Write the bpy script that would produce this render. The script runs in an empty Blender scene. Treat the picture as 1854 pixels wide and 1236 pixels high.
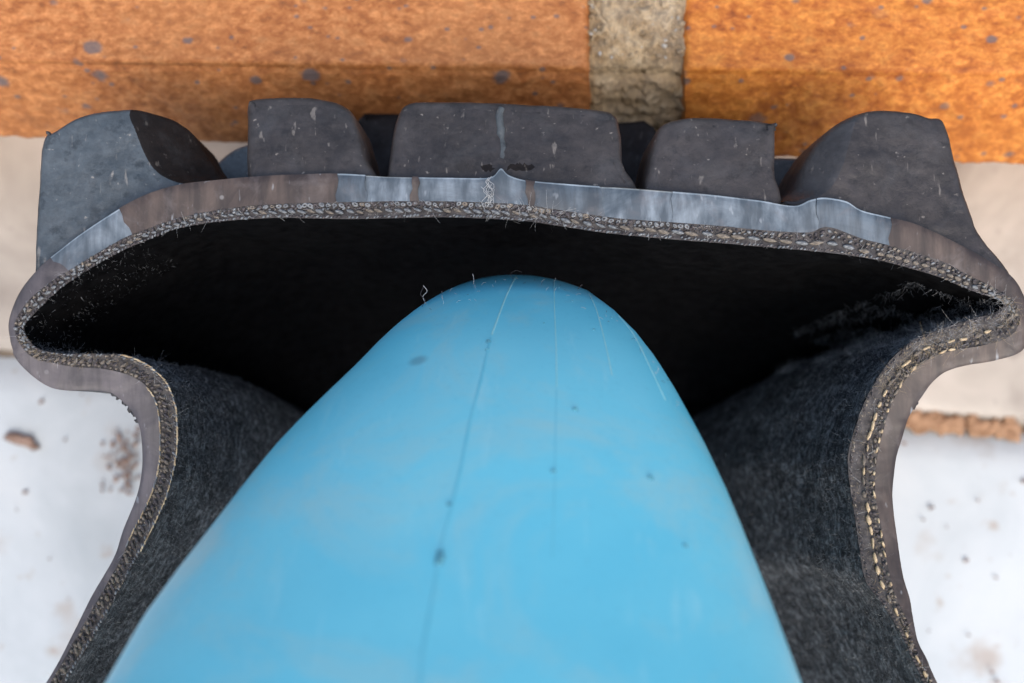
import bpy, bmesh, math, random
import numpy as np
from mathutils import Vector, noise
from mathutils.bvhtree import BVHTree
from mathutils.geometry import delaunay_2d_cdt as cdt
random.seed(7); rng = np.random.default_rng(7)
S = bpy.context.scene
MM = 0.001
H, D, K = 70.0, 120.0, 18.3            # mm: height of the cut plane above the ground, lens above it, photo px per mm there
# ------------------------------------------------------------------ camera
cd = bpy.data.cameras.new("camera"); cam = bpy.data.objects.new("camera", cd); S.collection.objects.link(cam)
cam.location = (0, 0, (H + D) * MM)
cd.sensor_width = 36; cd.lens = 36 * D * K / 1854.0
cd.clip_start = 0.004; cd.clip_end = 50
cd.dof.use_dof = True; cd.dof.focus_distance = (D + 1.0) * MM; cd.dof.aperture_fstop = 23
S.camera = cam
# ------------------------------------------------------------------ sky, sun, exposure
SUN_EL, SUN_AZ = math.radians(62), math.radians(165)      # azimuth clockwise from +Y
w = bpy.data.worlds.new("World"); S.world = w; w.use_nodes = True
nt = w.node_tree; bg = nt.nodes["Background"]; sky = nt.nodes.new("ShaderNodeTexSky")
sky.sky_type = 'NISHITA'; sky.sun_disc = False; sky.sun_elevation = SUN_EL; sky.sun_rotation = SUN_AZ
sky.dust_density = 4.0; sky.ozone_density = 1.0
nt.links.new(sky.outputs[0], bg.inputs[0]); bg.inputs[1].default_value = 0.15
sl = bpy.data.lights.new("sun", 'SUN'); sl.energy = 1.05; sl.angle = math.radians(60); sl.color = (1.0, 0.93, 0.82)
so = bpy.data.objects.new("sun", sl); S.collection.objects.link(so)
sd = Vector((math.sin(SUN_AZ) * math.cos(SUN_EL), math.cos(SUN_AZ) * math.cos(SUN_EL), math.sin(SUN_EL)))
so.rotation_euler = sd.to_track_quat('Z', 'Y').to_euler(); so.location = sd * 2
S.view_settings.view_transform = 'Standard'; S.view_settings.look = 'None'; S.view_settings.gamma = 1
S.view_settings.exposure = 0.90
# ------------------------------------------------------------------ helpers
def P(px, py, t=0.0):
    """point in mm on the level t below the cut plane, where photo pixel px,py sees it"""
    k = (D + t) / D / K
    return np.array([(px - 927) * k, (618 - py) * k, H - t])
def link(o, parent=None):
    S.collection.objects.link(o)
    if parent: o.parent = parent
    return o
def mesh_obj(name, V, F, mats, parent=None, smooth=True, midx=None):
    me = bpy.data.meshes.new(name)
    V = np.asarray(V, dtype=float) * MM
    me.from_pydata([tuple(v) for v in V], [], F)
    for m in (mats if isinstance(mats, (list, tuple)) else [mats]): me.materials.append(m)
    if midx is not None: me.polygons.foreach_set('material_index', midx)
    if smooth: me.polygons.foreach_set('use_smooth', [True] * len(me.polygons))
    me.update()
    return link(bpy.data.objects.new(name, me), parent)
def tag(o, label=None, cat=None, group=None, kind=None):
    if label: o['label'] = label
    if cat: o['category'] = cat
    if group: o['group'] = group
    if kind: o['kind'] = kind
    return o
def empty(name, loc=(0, 0, 0)):
    o = bpy.data.objects.new(name, None); o.location = Vector(loc) * MM; o.empty_display_size = .01
    return link(o)
def catmull(pts, n):
    pts = np.asarray(pts, dtype=float); Q = [];
    for i in range(len(pts) - 1):
        a = pts[max(i - 1, 0)]; b = pts[i]; c = pts[i + 1]; d = pts[min(i + 2, len(pts) - 1)]
        for k in range(n):
            u = k / n
            Q.append(.5 * ((2 * b) + (-a + c) * u + (2 * a - 5 * b + 4 * c - d) * u * u + (-a + 3 * b - 3 * c + d) * u ** 3))
    Q.append(pts[-1]); return np.array(Q)
def fbm(x, y, z=0., o=4):
    return noise.fractal(Vector((x, y, z)), 0.9, 2.1, o)
class Batch:
    """collects small shapes into one mesh with several materials"""
    def __init__(s): s.V = []; s.F = []; s.M = []; s.n = 0
    def add(s, V, F, m=0):
        s.V.append(np.asarray(V)); s.F += [tuple(i + s.n for i in f) for f in F]; s.M += [m] * len(F); s.n += len(V)
    def build(s, name, mats, parent=None, smooth=True):
        return mesh_obj(name, np.concatenate(s.V), s.F, mats, parent, smooth, s.M)
bm = bmesh.new(); bmesh.ops.create_icosphere(bm, subdivisions=2, radius=1)
ICO_V = np.array([v.co[:] for v in bm.verts]); ICO_F = [tuple(v.index for v in f.verts) for f in bm.faces]; bm.free()
def blob(c, a, b, h, ang, tilt=0.0, jit=0.12):
    """oval bead: half axes a (along ang), b (across), h (height)"""
    V = ICO_V * (1 + rng.uniform(-jit, jit, (len(ICO_V), 1)))
    V = V * np.array([a, b, h])
    ca, sa = math.cos(ang), math.sin(ang)
    R = np.array([[ca, -sa, 0], [sa, ca, 0], [0, 0, 1]])
    return V @ R.T + c
def tube(pts, r, n=5):
    pts = np.asarray(pts, dtype=float); V = []; F = []; m = len(pts)
    rr = r if hasattr(r, '__len__') else [r] * m
    for i in range(m):
        d = pts[min(i + 1, m - 1)] - pts[max(i - 1, 0)]; d /= (np.linalg.norm(d) + 1e-9)
        a = np.cross(d, [0.3, 0.2, 1]); a /= (np.linalg.norm(a) + 1e-9); b = np.cross(d, a)
        for k in range(n):
            q = 2 * math.pi * k / n; V.append(pts[i] + (a * math.cos(q) + b * math.sin(q)) * rr[i])
    for i in range(m - 1):
        for k in range(n):
            F.append((i * n + k, i * n + (k + 1) % n, (i + 1) * n + (k + 1) % n, (i + 1) * n + k))
    return V, F
# ------------------------------------------------------------------ materials
class N:
    def __init__(s, name):
        s.m = bpy.data.materials.new(name); s.m.use_nodes = True; s.t = s.m.node_tree
        s.b = s.t.nodes['Principled BSDF']; s.tc = s.t.nodes.new('ShaderNodeTexCoord')
    def new(s, k, **kw):
        n = s.t.nodes.new(k)
        for a, v in kw.items():
            if a in n.inputs.keys(): n.inputs[a].default_value = v
            else: setattr(n, a, v)
        return n
    def l(s, a, b): s.t.links.new(a, b)
    def map(s, sc=(1, 1, 1), rot=(0, 0, 0)):
        n = s.new('ShaderNodeMapping'); n.inputs['Scale'].default_value = sc; n.inputs['Rotation'].default_value = rot
        s.l(s.tc.outputs['Object'], n.inputs[0]); return n.outputs[0]
    def noise(s, vec, scale, detail=6, rough=.6, dist=0):
        n = s.new('ShaderNodeTexNoise'); s.l(vec, n.inputs['Vector'])
        n.inputs['Scale'].default_value = scale; n.inputs['Detail'].default_value = detail
        n.inputs['Roughness'].default_value = rough; n.inputs['Distortion'].default_value = dist
        return n.outputs['Fac']
    def vor(s, vec, scale, rand=1, out='Distance'):
        n = s.new('ShaderNodeTexVoronoi'); s.l(vec, n.inputs['Vector']); n.inputs['Scale'].default_value = scale
        n.inputs['Randomness'].default_value = rand; return n.outputs[out]
    def ramp(s, fac, stops, interp='LINEAR'):
        n = s.new('ShaderNodeValToRGB'); s.l(fac, n.inputs[0]); n.color_ramp.interpolation = interp
        e = n.color_ramp.elements
        while len(e) < len(stops): e.new(.5)
        for q, (p, c) in zip(e, stops):
            q.position = p; q.color = (*c, 1) if hasattr(c, '__len__') else (c, c, c, 1)
        return n.outputs[0]
    def mix(s, fac, a, b, mode='MIX'):
        n = s.new('ShaderNodeMix'); n.data_type = 'RGBA'; n.blend_type = mode
        for v, i in ((fac, 0), (a, 6), (b, 7)):
            if hasattr(v, 'links'): s.l(v, n.inputs[i])
            elif i == 0: n.inputs[0].default_value = v
            else: n.inputs[i].default_value = (*v, 1)
        return n.outputs[2]
    def math(s, op, a, b=0.0):
        n = s.new('ShaderNodeMath'); n.operation = op
        for v, i in ((a, 0), (b, 1)):
            if hasattr(v, 'links'): s.l(v, n.inputs[i])
            else: n.inputs[i].default_value = v
        return n.outputs[0]
    def bump(s, h, dist, strength=1.0, prev=None):
        n = s.new('ShaderNodeBump'); s.l(h, n.inputs['Height']); n.inputs['Distance'].default_value = dist * MM
        n.inputs['Strength'].default_value = strength
        if prev: s.l(prev, n.inputs['Normal'])
        return n.outputs[0]
    def done(s, col=None, rough=None, normal=None, **kw):
        for v, k in ((col, 'Base Color'), (rough, 'Roughness'), (normal, 'Normal')):
            if v is None: continue
            if hasattr(v, 'links'): s.l(v, s.b.inputs[k])
            else: s.b.inputs[k].default_value = (*v, 1) if hasattr(v, '__len__') else v
        for k, v in kw.items(): s.b.inputs[k.replace('_', ' ')].default_value = v
        return s.m
def rubber(name, c1, c2, dust=.25, rough=.5, bscale=900, bdist=.12, ior=1.5):
    n = N(name); v = n.map()
    big = n.noise(v, 90, 5, .6); fine = n.noise(v, bscale, 8, .7)
    col = n.ramp(big, [(.35, c1), (.65, c2)])
    col = n.mix(n.ramp(fine, [(.4, 0.), (.75, .35)]), col, tuple(min(1, x * 2.2) for x in c2))
    # pale dust grains and tiny scratches
    f = n.math('MAXIMUM', n.math('MULTIPLY', n.ramp(n.noise(v, 1500, 3, .5), [(.69, 0.), (.76, 1.)]), .7), n.ramp(n.noise(v, 620, 5, .6, .6), [(.71, 0.), (.77, 1.)]))
    f = n.math('MULTIPLY', f, dust)
    vs = n.map((1, .12, 1), (0, 0, .6)); sc = n.ramp(n.noise(vs, 1500, 3, .5), [(.66, 0.), (.72, 1.)])
    f = n.math('MAXIMUM', f, n.math('MULTIPLY', sc, dust * .45))
    blk = n.ramp(n.noise(v, 480, 7, .75), [(.36, 1.), (.46, 0.)])
    col = n.mix(f, col, (.42, .38, .33))
    col = n.mix(n.math('MULTIPLY', blk, .6), col, tuple(x * .4 for x in c1))
    # rubbed-in film of dust
    film = n.ramp(n.noise(v, 260, 6, .65, .4), [(.5, 0.), (.72, .15)])
    col = n.mix(film, col, (.13, .135, .14))
    nb = n.bump(fine, bdist, .8); nb = n.bump(n.noise(v, 260, 6, .7), .22, .6, nb)
    pit = n.ramp(n.vor(v, 420), [(.0, 0.), (.12, 1.)]); nb = n.bump(pit, .08, .4, nb)
    r = n.ramp(n.noise(v, 300, 5), [(.3, rough - .1), (.7, rough + .15)])
    return n.done(col, r, nb, IOR=ior)
M_RUB = rubber('rubber_knob', (.014, .012, .012), (.038, .033, .032), .6, .5)
M_RUB_COOL = rubber('rubber_knob_greyed', (.026, .036, .044), (.07, .085, .096), .7, .42)
M_DARK = rubber('rubber_shaded_dark', (.005, .004, .004), (.012, .009, .008), .3, .65, ior=1.3)  # rubber with shade painted in, for flanks, hollows and gaps
M_RUB_SEAM = rubber('rubber_seam', (.038, .046, .050), (.066, .076, .080), .5, .5)
M_OUT = rubber('rubber_outer', (.02, .02, .022), (.035, .035, .038), .3, .55)
def cut_mat(name, c1, c2, rough, spec, coat):
    n = N(name); v = n.map(); big = n.noise(v, 150, 7, .70, .8)
    st = n.map((1, .15, 1)); streak = n.noise(st, 700, 4, .6)
    col = n.mix(n.ramp(streak, [(.38, 0.), (.62, .8)]), n.ramp(big, [(.33, c1), (.64, c2)]), tuple(x * .6 for x in c1))
    col = n.mix(n.ramp(n.noise(v, 330, 7, .7, .5), [(.52, 0.), (.75, .5)]), col, (.15, .13, .125))
    col = n.mix(n.ramp(n.noise(n.map((1, .35, 1), (0, 0, .9)), 1300, 2, .5), [(.68, 0.), (.76, .45)]), col, (.4, .43, .45))
    sp = n.vor(v, 700); cell = n.vor(v, 700, 1, 'Color')
    f = n.math('MULTIPLY', n.ramp(cell, [(.86, 0.), (.88, .25)]), n.ramp(sp, [(.12, 1.), (.2, 0.)]))
    col = n.mix(f, col, (.5, .5, .48))
    nb = n.bump(streak, .06, .35); nb = n.bump(n.noise(v, 900, 5), .03, .5, nb)
    return n.done(col, n.ramp(big, [(.3, rough), (.7, rough + .15)]), nb, IOR=spec, Coat_Weight=coat, Coat_Roughness=.3)
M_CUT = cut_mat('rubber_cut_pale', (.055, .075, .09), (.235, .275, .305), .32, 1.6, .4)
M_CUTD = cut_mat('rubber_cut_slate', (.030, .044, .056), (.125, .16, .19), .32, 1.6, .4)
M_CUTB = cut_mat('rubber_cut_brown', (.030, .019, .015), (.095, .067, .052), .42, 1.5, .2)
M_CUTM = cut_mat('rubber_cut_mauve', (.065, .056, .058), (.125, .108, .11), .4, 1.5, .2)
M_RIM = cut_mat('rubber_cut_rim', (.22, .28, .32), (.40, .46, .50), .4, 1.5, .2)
def plain(name, c1, c2, rough=.8, scale=400, b=.08, **kw):
    n = N(name); v = n.map(); f = n.noise(v, scale, 5, .65)
    return n.done(n.ramp(f, [(.35, c1), (.65, c2)]), rough, n.bump(n.noise(v, scale * 3, 4), b, .6), **kw)
M_WEB = plain('fabric_matrix', (.018, .016, .017), (.085, .078, .076), .8, 900, .15)
M_YG = plain('yarn_grey', (.085, .092, .10), (.24, .25, .255), .5, 1500, .08)
M_YT = plain('yarn_tan', (.10, .085, .07), (.24, .20, .155), .7, 1500, .08)
M_YC = plain('yarn_cream', (.30, .21, .12), (.66, .53, .34), .6, 1200, .08)
M_YD = plain('yarn_dark', (.04, .034, .038), (.10, .085, .082), .7, 1500, .08)
M_FIB = plain('fibre_pale', (.35, .36, .36), (.6, .6, .58), .5, 500, .01)
M_FIBG = plain('fibre_gold', (.24, .18, .10), (.48, .37, .22), .5, 500, .01)
M_FUZZ = plain('fibre_black', (.05, .053, .057), (.22, .23, .24), .5, 600, .01)
def lining_mat():
    n = N('lining_fabric'); v = n.map(); a = n.noise(v, 1100, 8, .75); b = n.noise(v, 160, 4, .6, 1.0)
    col = n.ramp(a, [(.36, (.016, .017, .018)), (.50, (.07, .073, .078)), (.66, (.30, .31, .32))])
    col = n.mix(n.ramp(b, [(.4, .55), (.65, 0.)]), col, (.006, .007, .009))
    nb = n.bump(a, .45, .9); nb = n.bump(b, .9, .7, nb); nb = n.bump(n.noise(n.map((1, .35, 1)), 60, 4, .6, .6), 2.0, .6, nb)
    return n.done(col, .85, nb, Specular_IOR_Level=.25)
M_LIN = lining_mat()
M_VOID = plain('lining_shaded_black', (.002, .002, .0023), (.006, .006, .0065), 1.0, 700, .1, Specular_IOR_Level=.03)  # near-black copy of the lining: shade inside the hollow painted in

# ------------------------------------------------------------------ tyre: cut outline (outer, rubber/fabric border, inner) in photo px at the cut plane
A = [(-40,1420,-32,1422,-8,1428),(83,1236,90,1238,112,1244),(130,1150,138,1153,163,1162),(165,1080,178,1085,202,1094),
(205,1010,216,1016,240,1024),(222,960,240,966,268,972),(246,900,271,904,298,908),(256,850,287,852,314,854),(256,808,291,808,321,806),
(251,770,290,764,321,765),(234,740,283,728,316,726),(215,722,266,700,300,690),(198,711,236,680,268,661),(163,707,190,668,228,644),
(119,707,135,664,170,640),(85,699,98,657,112,640),(51,675,62,648,72,632),(25,645,38,626,52,615),(14,610,28,603,44,597),(14,575,29,578,47,584),
(34,526,54,542,72,557),(70,482,98,506,113,519),(110,448,147,476,160,488),(150,418,183,454,195,467),(200,385,222,432,233,448),
(240,362,260,417,268,434),(280,345,300,402,305,418),(330,332,350,388,352,407),(390,325,405,378,406,400),(440,320,455,372,455,396),
(500,316,505,369,505,394),(560,314,560,367,560,395),(610,313,610,366,610,396),(655,315,658,365,658,396),(700,318,700,364,700,395),(745,319,745,364,745,394),(800,320,800,364,800,393),
(870,321,872,366,872,395),(893,317,893,367,893,396),(907,303,907,368,907,397),(922,316,922,368,922,398),(960,326,960,372,960,401),
(1040,333,1040,384,1040,413),(1085,336,1085,391,1085,420),(1130,338,1130,396,1130,425),(1220,345,1215,402,1215,433),(1300,352,1295,408,1295,439),
(1380,362,1375,416,1375,446),(1440,371,1435,420,1435,451),(1468,361,1468,420,1468,454),(1487,357,1487,412,1487,456),(1507,358,1507,412,1505,458),
(1535,364,1535,422,1530,461),(1562,380,1562,432,1558,465),(1615,393,1610,444,1605,474),(1660,405,1655,456,1650,486),(1720,432,1708,474,1700,501),
(1790,470,1763,502,1752,523),(1836,502,1806,524,1792,537),(1858,540,1836,546,1812,544),(1866,575,1846,570,1816,556),(1864,608,1842,592,1796,568),
(1850,637,1822,612,1765,576),(1801,653,1780,625,1732,586),(1753,661,1738,632,1697,598),(1716,672,1698,642,1660,612),(1692,690,1666,660,1628,636),
(1672,716,1640,686,1600,668),(1647,755,1616,727,1568,722),(1635,793,1600,776,1548,775),(1624,830,1589,822,1536,824),(1618,880,1584,872,1538,874),
(1618,913,1588,917,1546,922),(1626,976,1600,977,1555,983),(1636,1040,1610,1038,1567,1050),(1649,1085,1624,1085,1597,1092),(1654,1115,1641,1119,1618,1124),
(1663,1160,1653,1162,1638,1160),(1680,1195,1669,1197,1655,1198),(1698,1236,1690,1238,1675,1240),(1790,1420,1782,1424,1765,1430)]
SUB = 8
C = catmull(A, SUB); NS = len(C)
def lift(py): return 0.0 if py < 800 else -9.0 * ((py - 800) / 620) ** 1.6        # towards the lens near the foot of the picture
def station(cx, cy, dt=0.0): return P(cx, cy, lift(cy) + dt)
O = np.array([station(c[0], c[1]) for c in C]); Mi = np.array([station(c[2], c[3]) for c in C]); I = np.array([station(c[4], c[5]) for c in C])
def shift(t): return -(0.050 * t + 0.0020 * t * t)                                   # the tyre curves away from the brick edge
def xs(t): return 1 - 0.30 * (max(t, 0) / 66.0) ** 1.5
def deep(V, t, amp=0.0):
    W = V.copy(); W[:, 0] *= xs(t); W[:, 1] += shift(t); W[:, 2] = V[:, 2] * (1 - t / 68.) + (H - 68 * 1.0) * (t / 68.) if False else np.maximum(V[:, 2] - t * (V[:, 2] - 1.5) / (H - 1.5), 1.5)
    return W
tyre = empty('knobbed_tyre', (0, 0, 0))
tag(tyre, 'cut-open black rubber tyre with knobbed tread against orange bricks, frayed fabric edge', 'tyre')

# outer skin + cut face (rubber)
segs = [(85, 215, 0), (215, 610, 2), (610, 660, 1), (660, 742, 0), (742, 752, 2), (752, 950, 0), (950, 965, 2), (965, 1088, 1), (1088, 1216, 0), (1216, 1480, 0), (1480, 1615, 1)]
def seg_of(i):
    x, y = C[i][0], C[i][1]
    if y > 640:
        if x < 900: return (5, 3) if y < 1500 else (5, 3)
        return (6, 2)
    for k, (a, b, m) in enumerate(segs):
        if a <= x < b and not (x < 130 and y > 520): return (10 + k, m)
    return (7, 3) if x < 900 else (8, 2)
tilt = {10: .35, 11: .1, 12: .25, 13: .55, 14: -.1, 15: .42, 16: .0, 17: .15, 18: .6, 19: .45, 20: .2, 5: .0, 6: .1, 7: .3, 8: .15}
V = []; F = []; MI = []
face_n = 5
# cut face: own vertices per segment, so that the facets meet in crisp edges
start = 0; segid = [seg_of(i) for i in range(NS)]
groups = []; 
for i in range(1, NS):
    if segid[i] != segid[i - 1]: groups.append((start, i, segid[i - 1])); start = i
groups.append((start, NS - 1, segid[-1]))
for (a, b, (sid, m)) in groups:
    base = len(V); tl = tilt.get(sid, 0)
    for i in range(a, b + 1):
        for k in range(face_n + 1):
            u = (0, .055, .25, .5, .75, 1)[k]
            p = O[i] * (1 - u) + Mi[i] * u
            tg = O[min(i + 1, NS - 1)] - O[max(i - 1, 0)]; tg /= np.linalg.norm(tg)
            for bd, sg in ((a, sid * 7 + 1), (b, None)):
                if bd in (0, NS - 1): continue
                hs = math.sin(bd * 12.9) * .45; wgt = max(0, 1 - np.linalg.norm(O[i] - O[bd]) / 2.5)
                if abs(i - a) < abs(i - b) and bd == b or abs(i - a) >= abs(i - b) and bd == a: wgt = 0
                p = p + tg * wgt * (hs * (u - .5) + .12 * math.sin(u * 9 + bd))
            edge = .16 * (max(0, 1 - u * 6)) ** 2
            wob = .05 * fbm(p[0] * .35, p[1] * .35 + sid * 9, 3) + .03 * fbm(p[0] * 1.5, p[1] * 1.5, 7)
            p = p + np.array([0, 0, -edge - tl * (1 - u) * .9 + wob])
            V.append(p)
    for i in range(b - a):
        for k in range(face_n):
            q = base + i * (face_n + 1) + k
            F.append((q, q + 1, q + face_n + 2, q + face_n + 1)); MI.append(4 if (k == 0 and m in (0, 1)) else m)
cutf = mesh_obj('cut_face', V, F, [M_CUT, M_CUTD, M_CUTB, M_CUTM, M_RIM], tyre, True, MI)
tag(cutf, 'smoothly sliced rubber edge with bluish and brown facets')
# outer skin
TS = [0.0, .5, 1.5, 3, 5, 8, 12, 16, 20, 25, 30, 36, 42, 48, 54, 60, 66, 68.4]
V = []; F = []
for t in TS:
    W = deep(O, t)
    if t == 0: W[:, 2] -= .75
    V += list(W)
for j in range(len(TS) - 1):
    for i in range(NS - 1):
        F.append((j * NS + i, (j + 1) * NS + i, (j + 1) * NS + i + 1, j * NS + i + 1))
mesh_obj('outer_skin', V, F, M_OUT, tyre)
# fabric band (matrix) between border and inner edge, then lining into the depth
V = []; F = []; bn = 6
for i in range(NS):
    for k in range(bn + 1):
        u = k / bn; p = Mi[i] * (1 - u) + I[i] * u
        q = .18 * fbm(p[0] * 1.3, p[1] * 1.3, 1) - .17 * math.sin(math.pi * min(1, u * 1.1)) - .03
        V.append(p + np.array([0, 0, q]))
for i in range(NS - 1):
    for k in range(bn):
        q = i * (bn + 1) + k; F.append((q, q + 1, q + bn + 2, q + bn + 1))
mesh_obj('fabric_ply', V, F, M_WEB, tyre)
TL = [0.0, .35, 1, 2, 3, 4.5, 6, 8, 10, 12.5, 15, 18, 21, 25, 29, 33, 38, 43, 48, 54, 60, 66]
V = []; F = []
for t in TL:
    W = deep(I, t)
    for i in range(NS):
        p = W[i]; f = min(1, t / 4)
        g = f * (1.1 * fbm(p[0] * .07, p[1] * .07, p[2] * .07 + 5, 3) + .25 * fbm(p[0] * .5, p[1] * .5, p[2] * .5))
        if t == 0: g += .12 * fbm(p[0] * 2.5, p[1] * 2.5, 9)
        tn = I[min(i + 1, NS - 1)] - I[max(i - 1, 0)]; nn = np.array([tn[1], -tn[0], 0]); nn /= (np.linalg.norm(nn) + 1e-9)
        W[i] = p + nn * g * .8
    if t == 0: W[:, 2] -= .15
    V += list(W)
for j in range(len(TL) - 1):
    for i in range(NS - 1):
        F.append((j * NS + i, j * NS + i + 1, (j + 1) * NS + i + 1, (j + 1) * NS + i))
nl = len(V); W = deep(I, 66.0); last = (len(TL) - 1) * NS
V.append(np.array([0, -12, 2.0]))
for i in range(NS - 1): F.append((last + i, last + i + 1, nl))
F.append((last + NS - 1, last, nl))
MI = [0 if (C[i][5] > 632 or (C[i][4] > 1400 and C[i][5] > 575)) else 1 for j in range(len(TL) - 1) for i in range(NS - 1)] + [1] * NS  # ceiling and end cap take the lining with painted shade
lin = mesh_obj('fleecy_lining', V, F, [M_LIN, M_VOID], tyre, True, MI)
tag(lin, 'fleecy black fabric lining the hollow of the tyre')
LV = np.array(V)
# ---- tread knobs
def smooth_loop(poly, n=6):
    p = np.asarray(poly, float); return catmull(np.vstack([p, p[:1]]), n)[:-1]
def inset_loop(L, d):
    c = np.roll(L, -1, 0) - np.roll(L, 1, 0); nrm = np.stack([c[:, 1], -c[:, 0]], 1); nrm /= (np.linalg.norm(nrm, axis=1, keepdims=True) + 1e-9)
    area = np.sum(L[:, 0] * np.roll(L[:, 1], -1) - np.roll(L[:, 0], -1) * L[:, 1])
    return L + nrm * d * (-1 if area > 0 else 1)
NICK_SHADE = [(P(945, 302, 2)[0], P(945, 303, 2)[1], 1.5, 1.0), (P(884, 303, 2)[0], P(882, 304, 2)[1], .7, 1.0)]  # rubbed hollows by the seam: no depth, their shade painted dark
def knob(poly, t0, slope, depth, mat, label=None, lean=0.0, n=3, soft=1.0, ridge=None, rside=1, steep=.9):
    L = smooth_loop(poly, n); ys = L[:, 1]; y0, y1 = ys.max(), ys.min()
    base = np.array([P(x, y, t0 + slope * (y0 - y) / max(1, (y0 - y1))) for x, y in L])
    def extra(x, y):
        if ridge is None: return 0.0
        d = (x - float(np.interp(-y, RY, RX))) * rside
        return steep * d * d / (d + .5) if d > 0 else 0.0
    if ridge is not None:
        RW = [P(x, y, t0 + 1.5) for x, y in catmull(ridge, 4)]; RY = [-q[1] for q in RW]; RX = [q[0] for q in RW]
    V = []; F = []; n = len(L)
    prof = [(0.0, .9 * soft), (.05, .6 * soft), (.2, .32 * soft), (.45, .12 * soft), (.9 * soft, 0.0), (depth * .5, -.15), (depth, -.3)]
    for dt, ins in prof:
        Q = base.copy(); Q[:, :2] = inset_loop(base[:, :2], ins); Q[:, 2] -= dt
        tt = H - Q[:, 2]; Q[:, 1] += (shift(t0 + dt) - shift(t0)); Q[:, 0] += -lean * dt
        for p in Q:
            s = .12 * fbm(p[0] * .4, p[1] * .4, p[2] * .4)
            V.append(p + np.array([s, s * .7, (s * .5 if dt < .4 else 0) - extra(p[0], p[1]) * max(0, 1 - dt / depth)]))
    m = len(prof)
    for j in range(m - 1):
        for i in range(n): F.append((j * n + i, j * n + (i + 1) % n, (j + 1) * n + (i + 1) % n, (j + 1) * n + i))
    # front face: dense triangulation, so that it can be uneven
    L2 = np.array([V[i][:2] for i in range(n)]); zz = np.array([V[i][2] + extra(V[i][0], V[i][1]) for i in range(n)])
    AA = np.c_[L2, np.ones(n)]; co, *_ = np.linalg.lstsq(AA, zz, rcond=None)
    pts = [Vector(q) for q in L2]; st = .3 if t0 < 1 else .6
    for gx in np.arange(L2[:, 0].min(), L2[:, 0].max(), st):
        for gy in np.arange(L2[:, 1].min(), L2[:, 1].max(), st): pts.append(Vector((gx + random.uniform(-.1, .1), gy + random.uniform(-.1, .1))))
    eds = []
    if ridge is not None:
        b0 = len(pts); pts += [Vector(q[:2]) for q in RW]; eds = [(b0 + i, b0 + i + 1) for i in range(len(RW) - 1)]
    vo, ed, fo, ov, oe, of = cdt(pts, eds, [list(range(n))], 1, 1e-5)
    ix = []
    for q, src in zip(vo, ov):
        s0 = [k for k in src if k < n]
        if s0: ix.append(s0[0]); continue
        dmin = float(np.min(np.hypot(L2[:, 0] - q.x, L2[:, 1] - q.y))); e = min(1, dmin / 1.2)
        wgt = 1 / (np.hypot(L2[:, 0] - q.x, L2[:, 1] - q.y) + 1e-3) ** 2
        res = float(np.sum(wgt * (zz - AA @ co)) / np.sum(wgt))
        nick = 0 * sum(.55 * dd * math.exp(-((q.x - nx_) / wx) ** 2 - ((q.y - ny_) / .45) ** 2) for nx_, ny_, wx, dd in NICK_SHADE) if t0 < 1 else 0
        z = -nick + co[0] * q.x + co[1] * q.y + co[2] + res + e * (.10 + .14 * fbm(q.x * .25, q.y * .25, 4) + .05 * fbm(q.x * 1.1, q.y * 1.1, 6))
        V.append(np.array([q.x, q.y, z - extra(q.x, q.y)])); ix.append(len(V) - 1)
    for f in fo: F.append(tuple(ix[k] for k in f))
    mi = None; mats = mat
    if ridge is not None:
        mats = [mat, M_DARK if rside > 0 else M_OUT]; mi = []  # inner flank past the ridge: its shade painted by another rubber
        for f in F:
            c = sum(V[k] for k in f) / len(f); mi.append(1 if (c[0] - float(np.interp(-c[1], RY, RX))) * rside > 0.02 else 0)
    if ridge is None and t0 < 1:
        mats = [mat, M_DARK]; mi = []
        for f in F:
            c = sum(V[k] for k in f) / len(f); mi.append(1 if len(f) == 3 and any(((c[0] - a_) / wx) ** 2 + ((c[1] - b_) / .42) ** 2 < dd * (.9 + .7 * fbm(c[0] * 1.5, c[1] * 1.5)) for a_, b_, wx, dd in NICK_SHADE) else 0)
    me_o = mesh_obj('tread_knob', V, F, mats, tyre, True, mi)
    bm = bmesh.new(); bm.from_mesh(me_o.data); bmesh.ops.recalc_face_normals(bm, faces=bm.faces); bm.to_mesh(me_o.data); bm.free()
    if label: tag(me_o, label)
    return me_o
K1 = [(60,500),(63,430),(68,340),(74,270),(82,243),(96,237),(130,216),(168,203),(210,198),(250,197),(285,204),(312,216),(334,238),(350,268),(370,296),(398,317),(450,326),(452,350),(330,362),(300,385),(200,425),(110,482)]
R1 = [(222,170),(226,203),(240,235),(256,272),(276,304),(305,324),(345,334),(430,338)]
K2 = [(446,345),(445,240),(446,188),(456,177),(500,173),(570,175),(612,184),(638,203),(652,240),(664,290),(670,345)]
K3 = [(697,345),(706,270),(718,212),(735,186),(775,181),(900,183),(1000,188),(1080,195),(1112,204),(1123,226),(1127,290),(1124,365)]
K4 = [(1162,375),(1172,305),(1186,248),(1200,224),(1235,212),(1290,210),(1350,214),(1396,220),(1406,227),(1405,300),(1398,390)]
K5 = [(1412,372),(1425,355),(1445,335),(1463,294),(1488,252),(1518,222),(1556,204),(1600,196),(1650,201),(1685,210),(1706,213),(1718,232),(1732,290),(1755,370),(1782,430),(1835,500),(1790,510),(1650,430),(1500,395)]
R5 = [(1570,170),(1560,203),(1549,236),(1538,270),(1522,312),(1495,348),(1440,366)]
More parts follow.
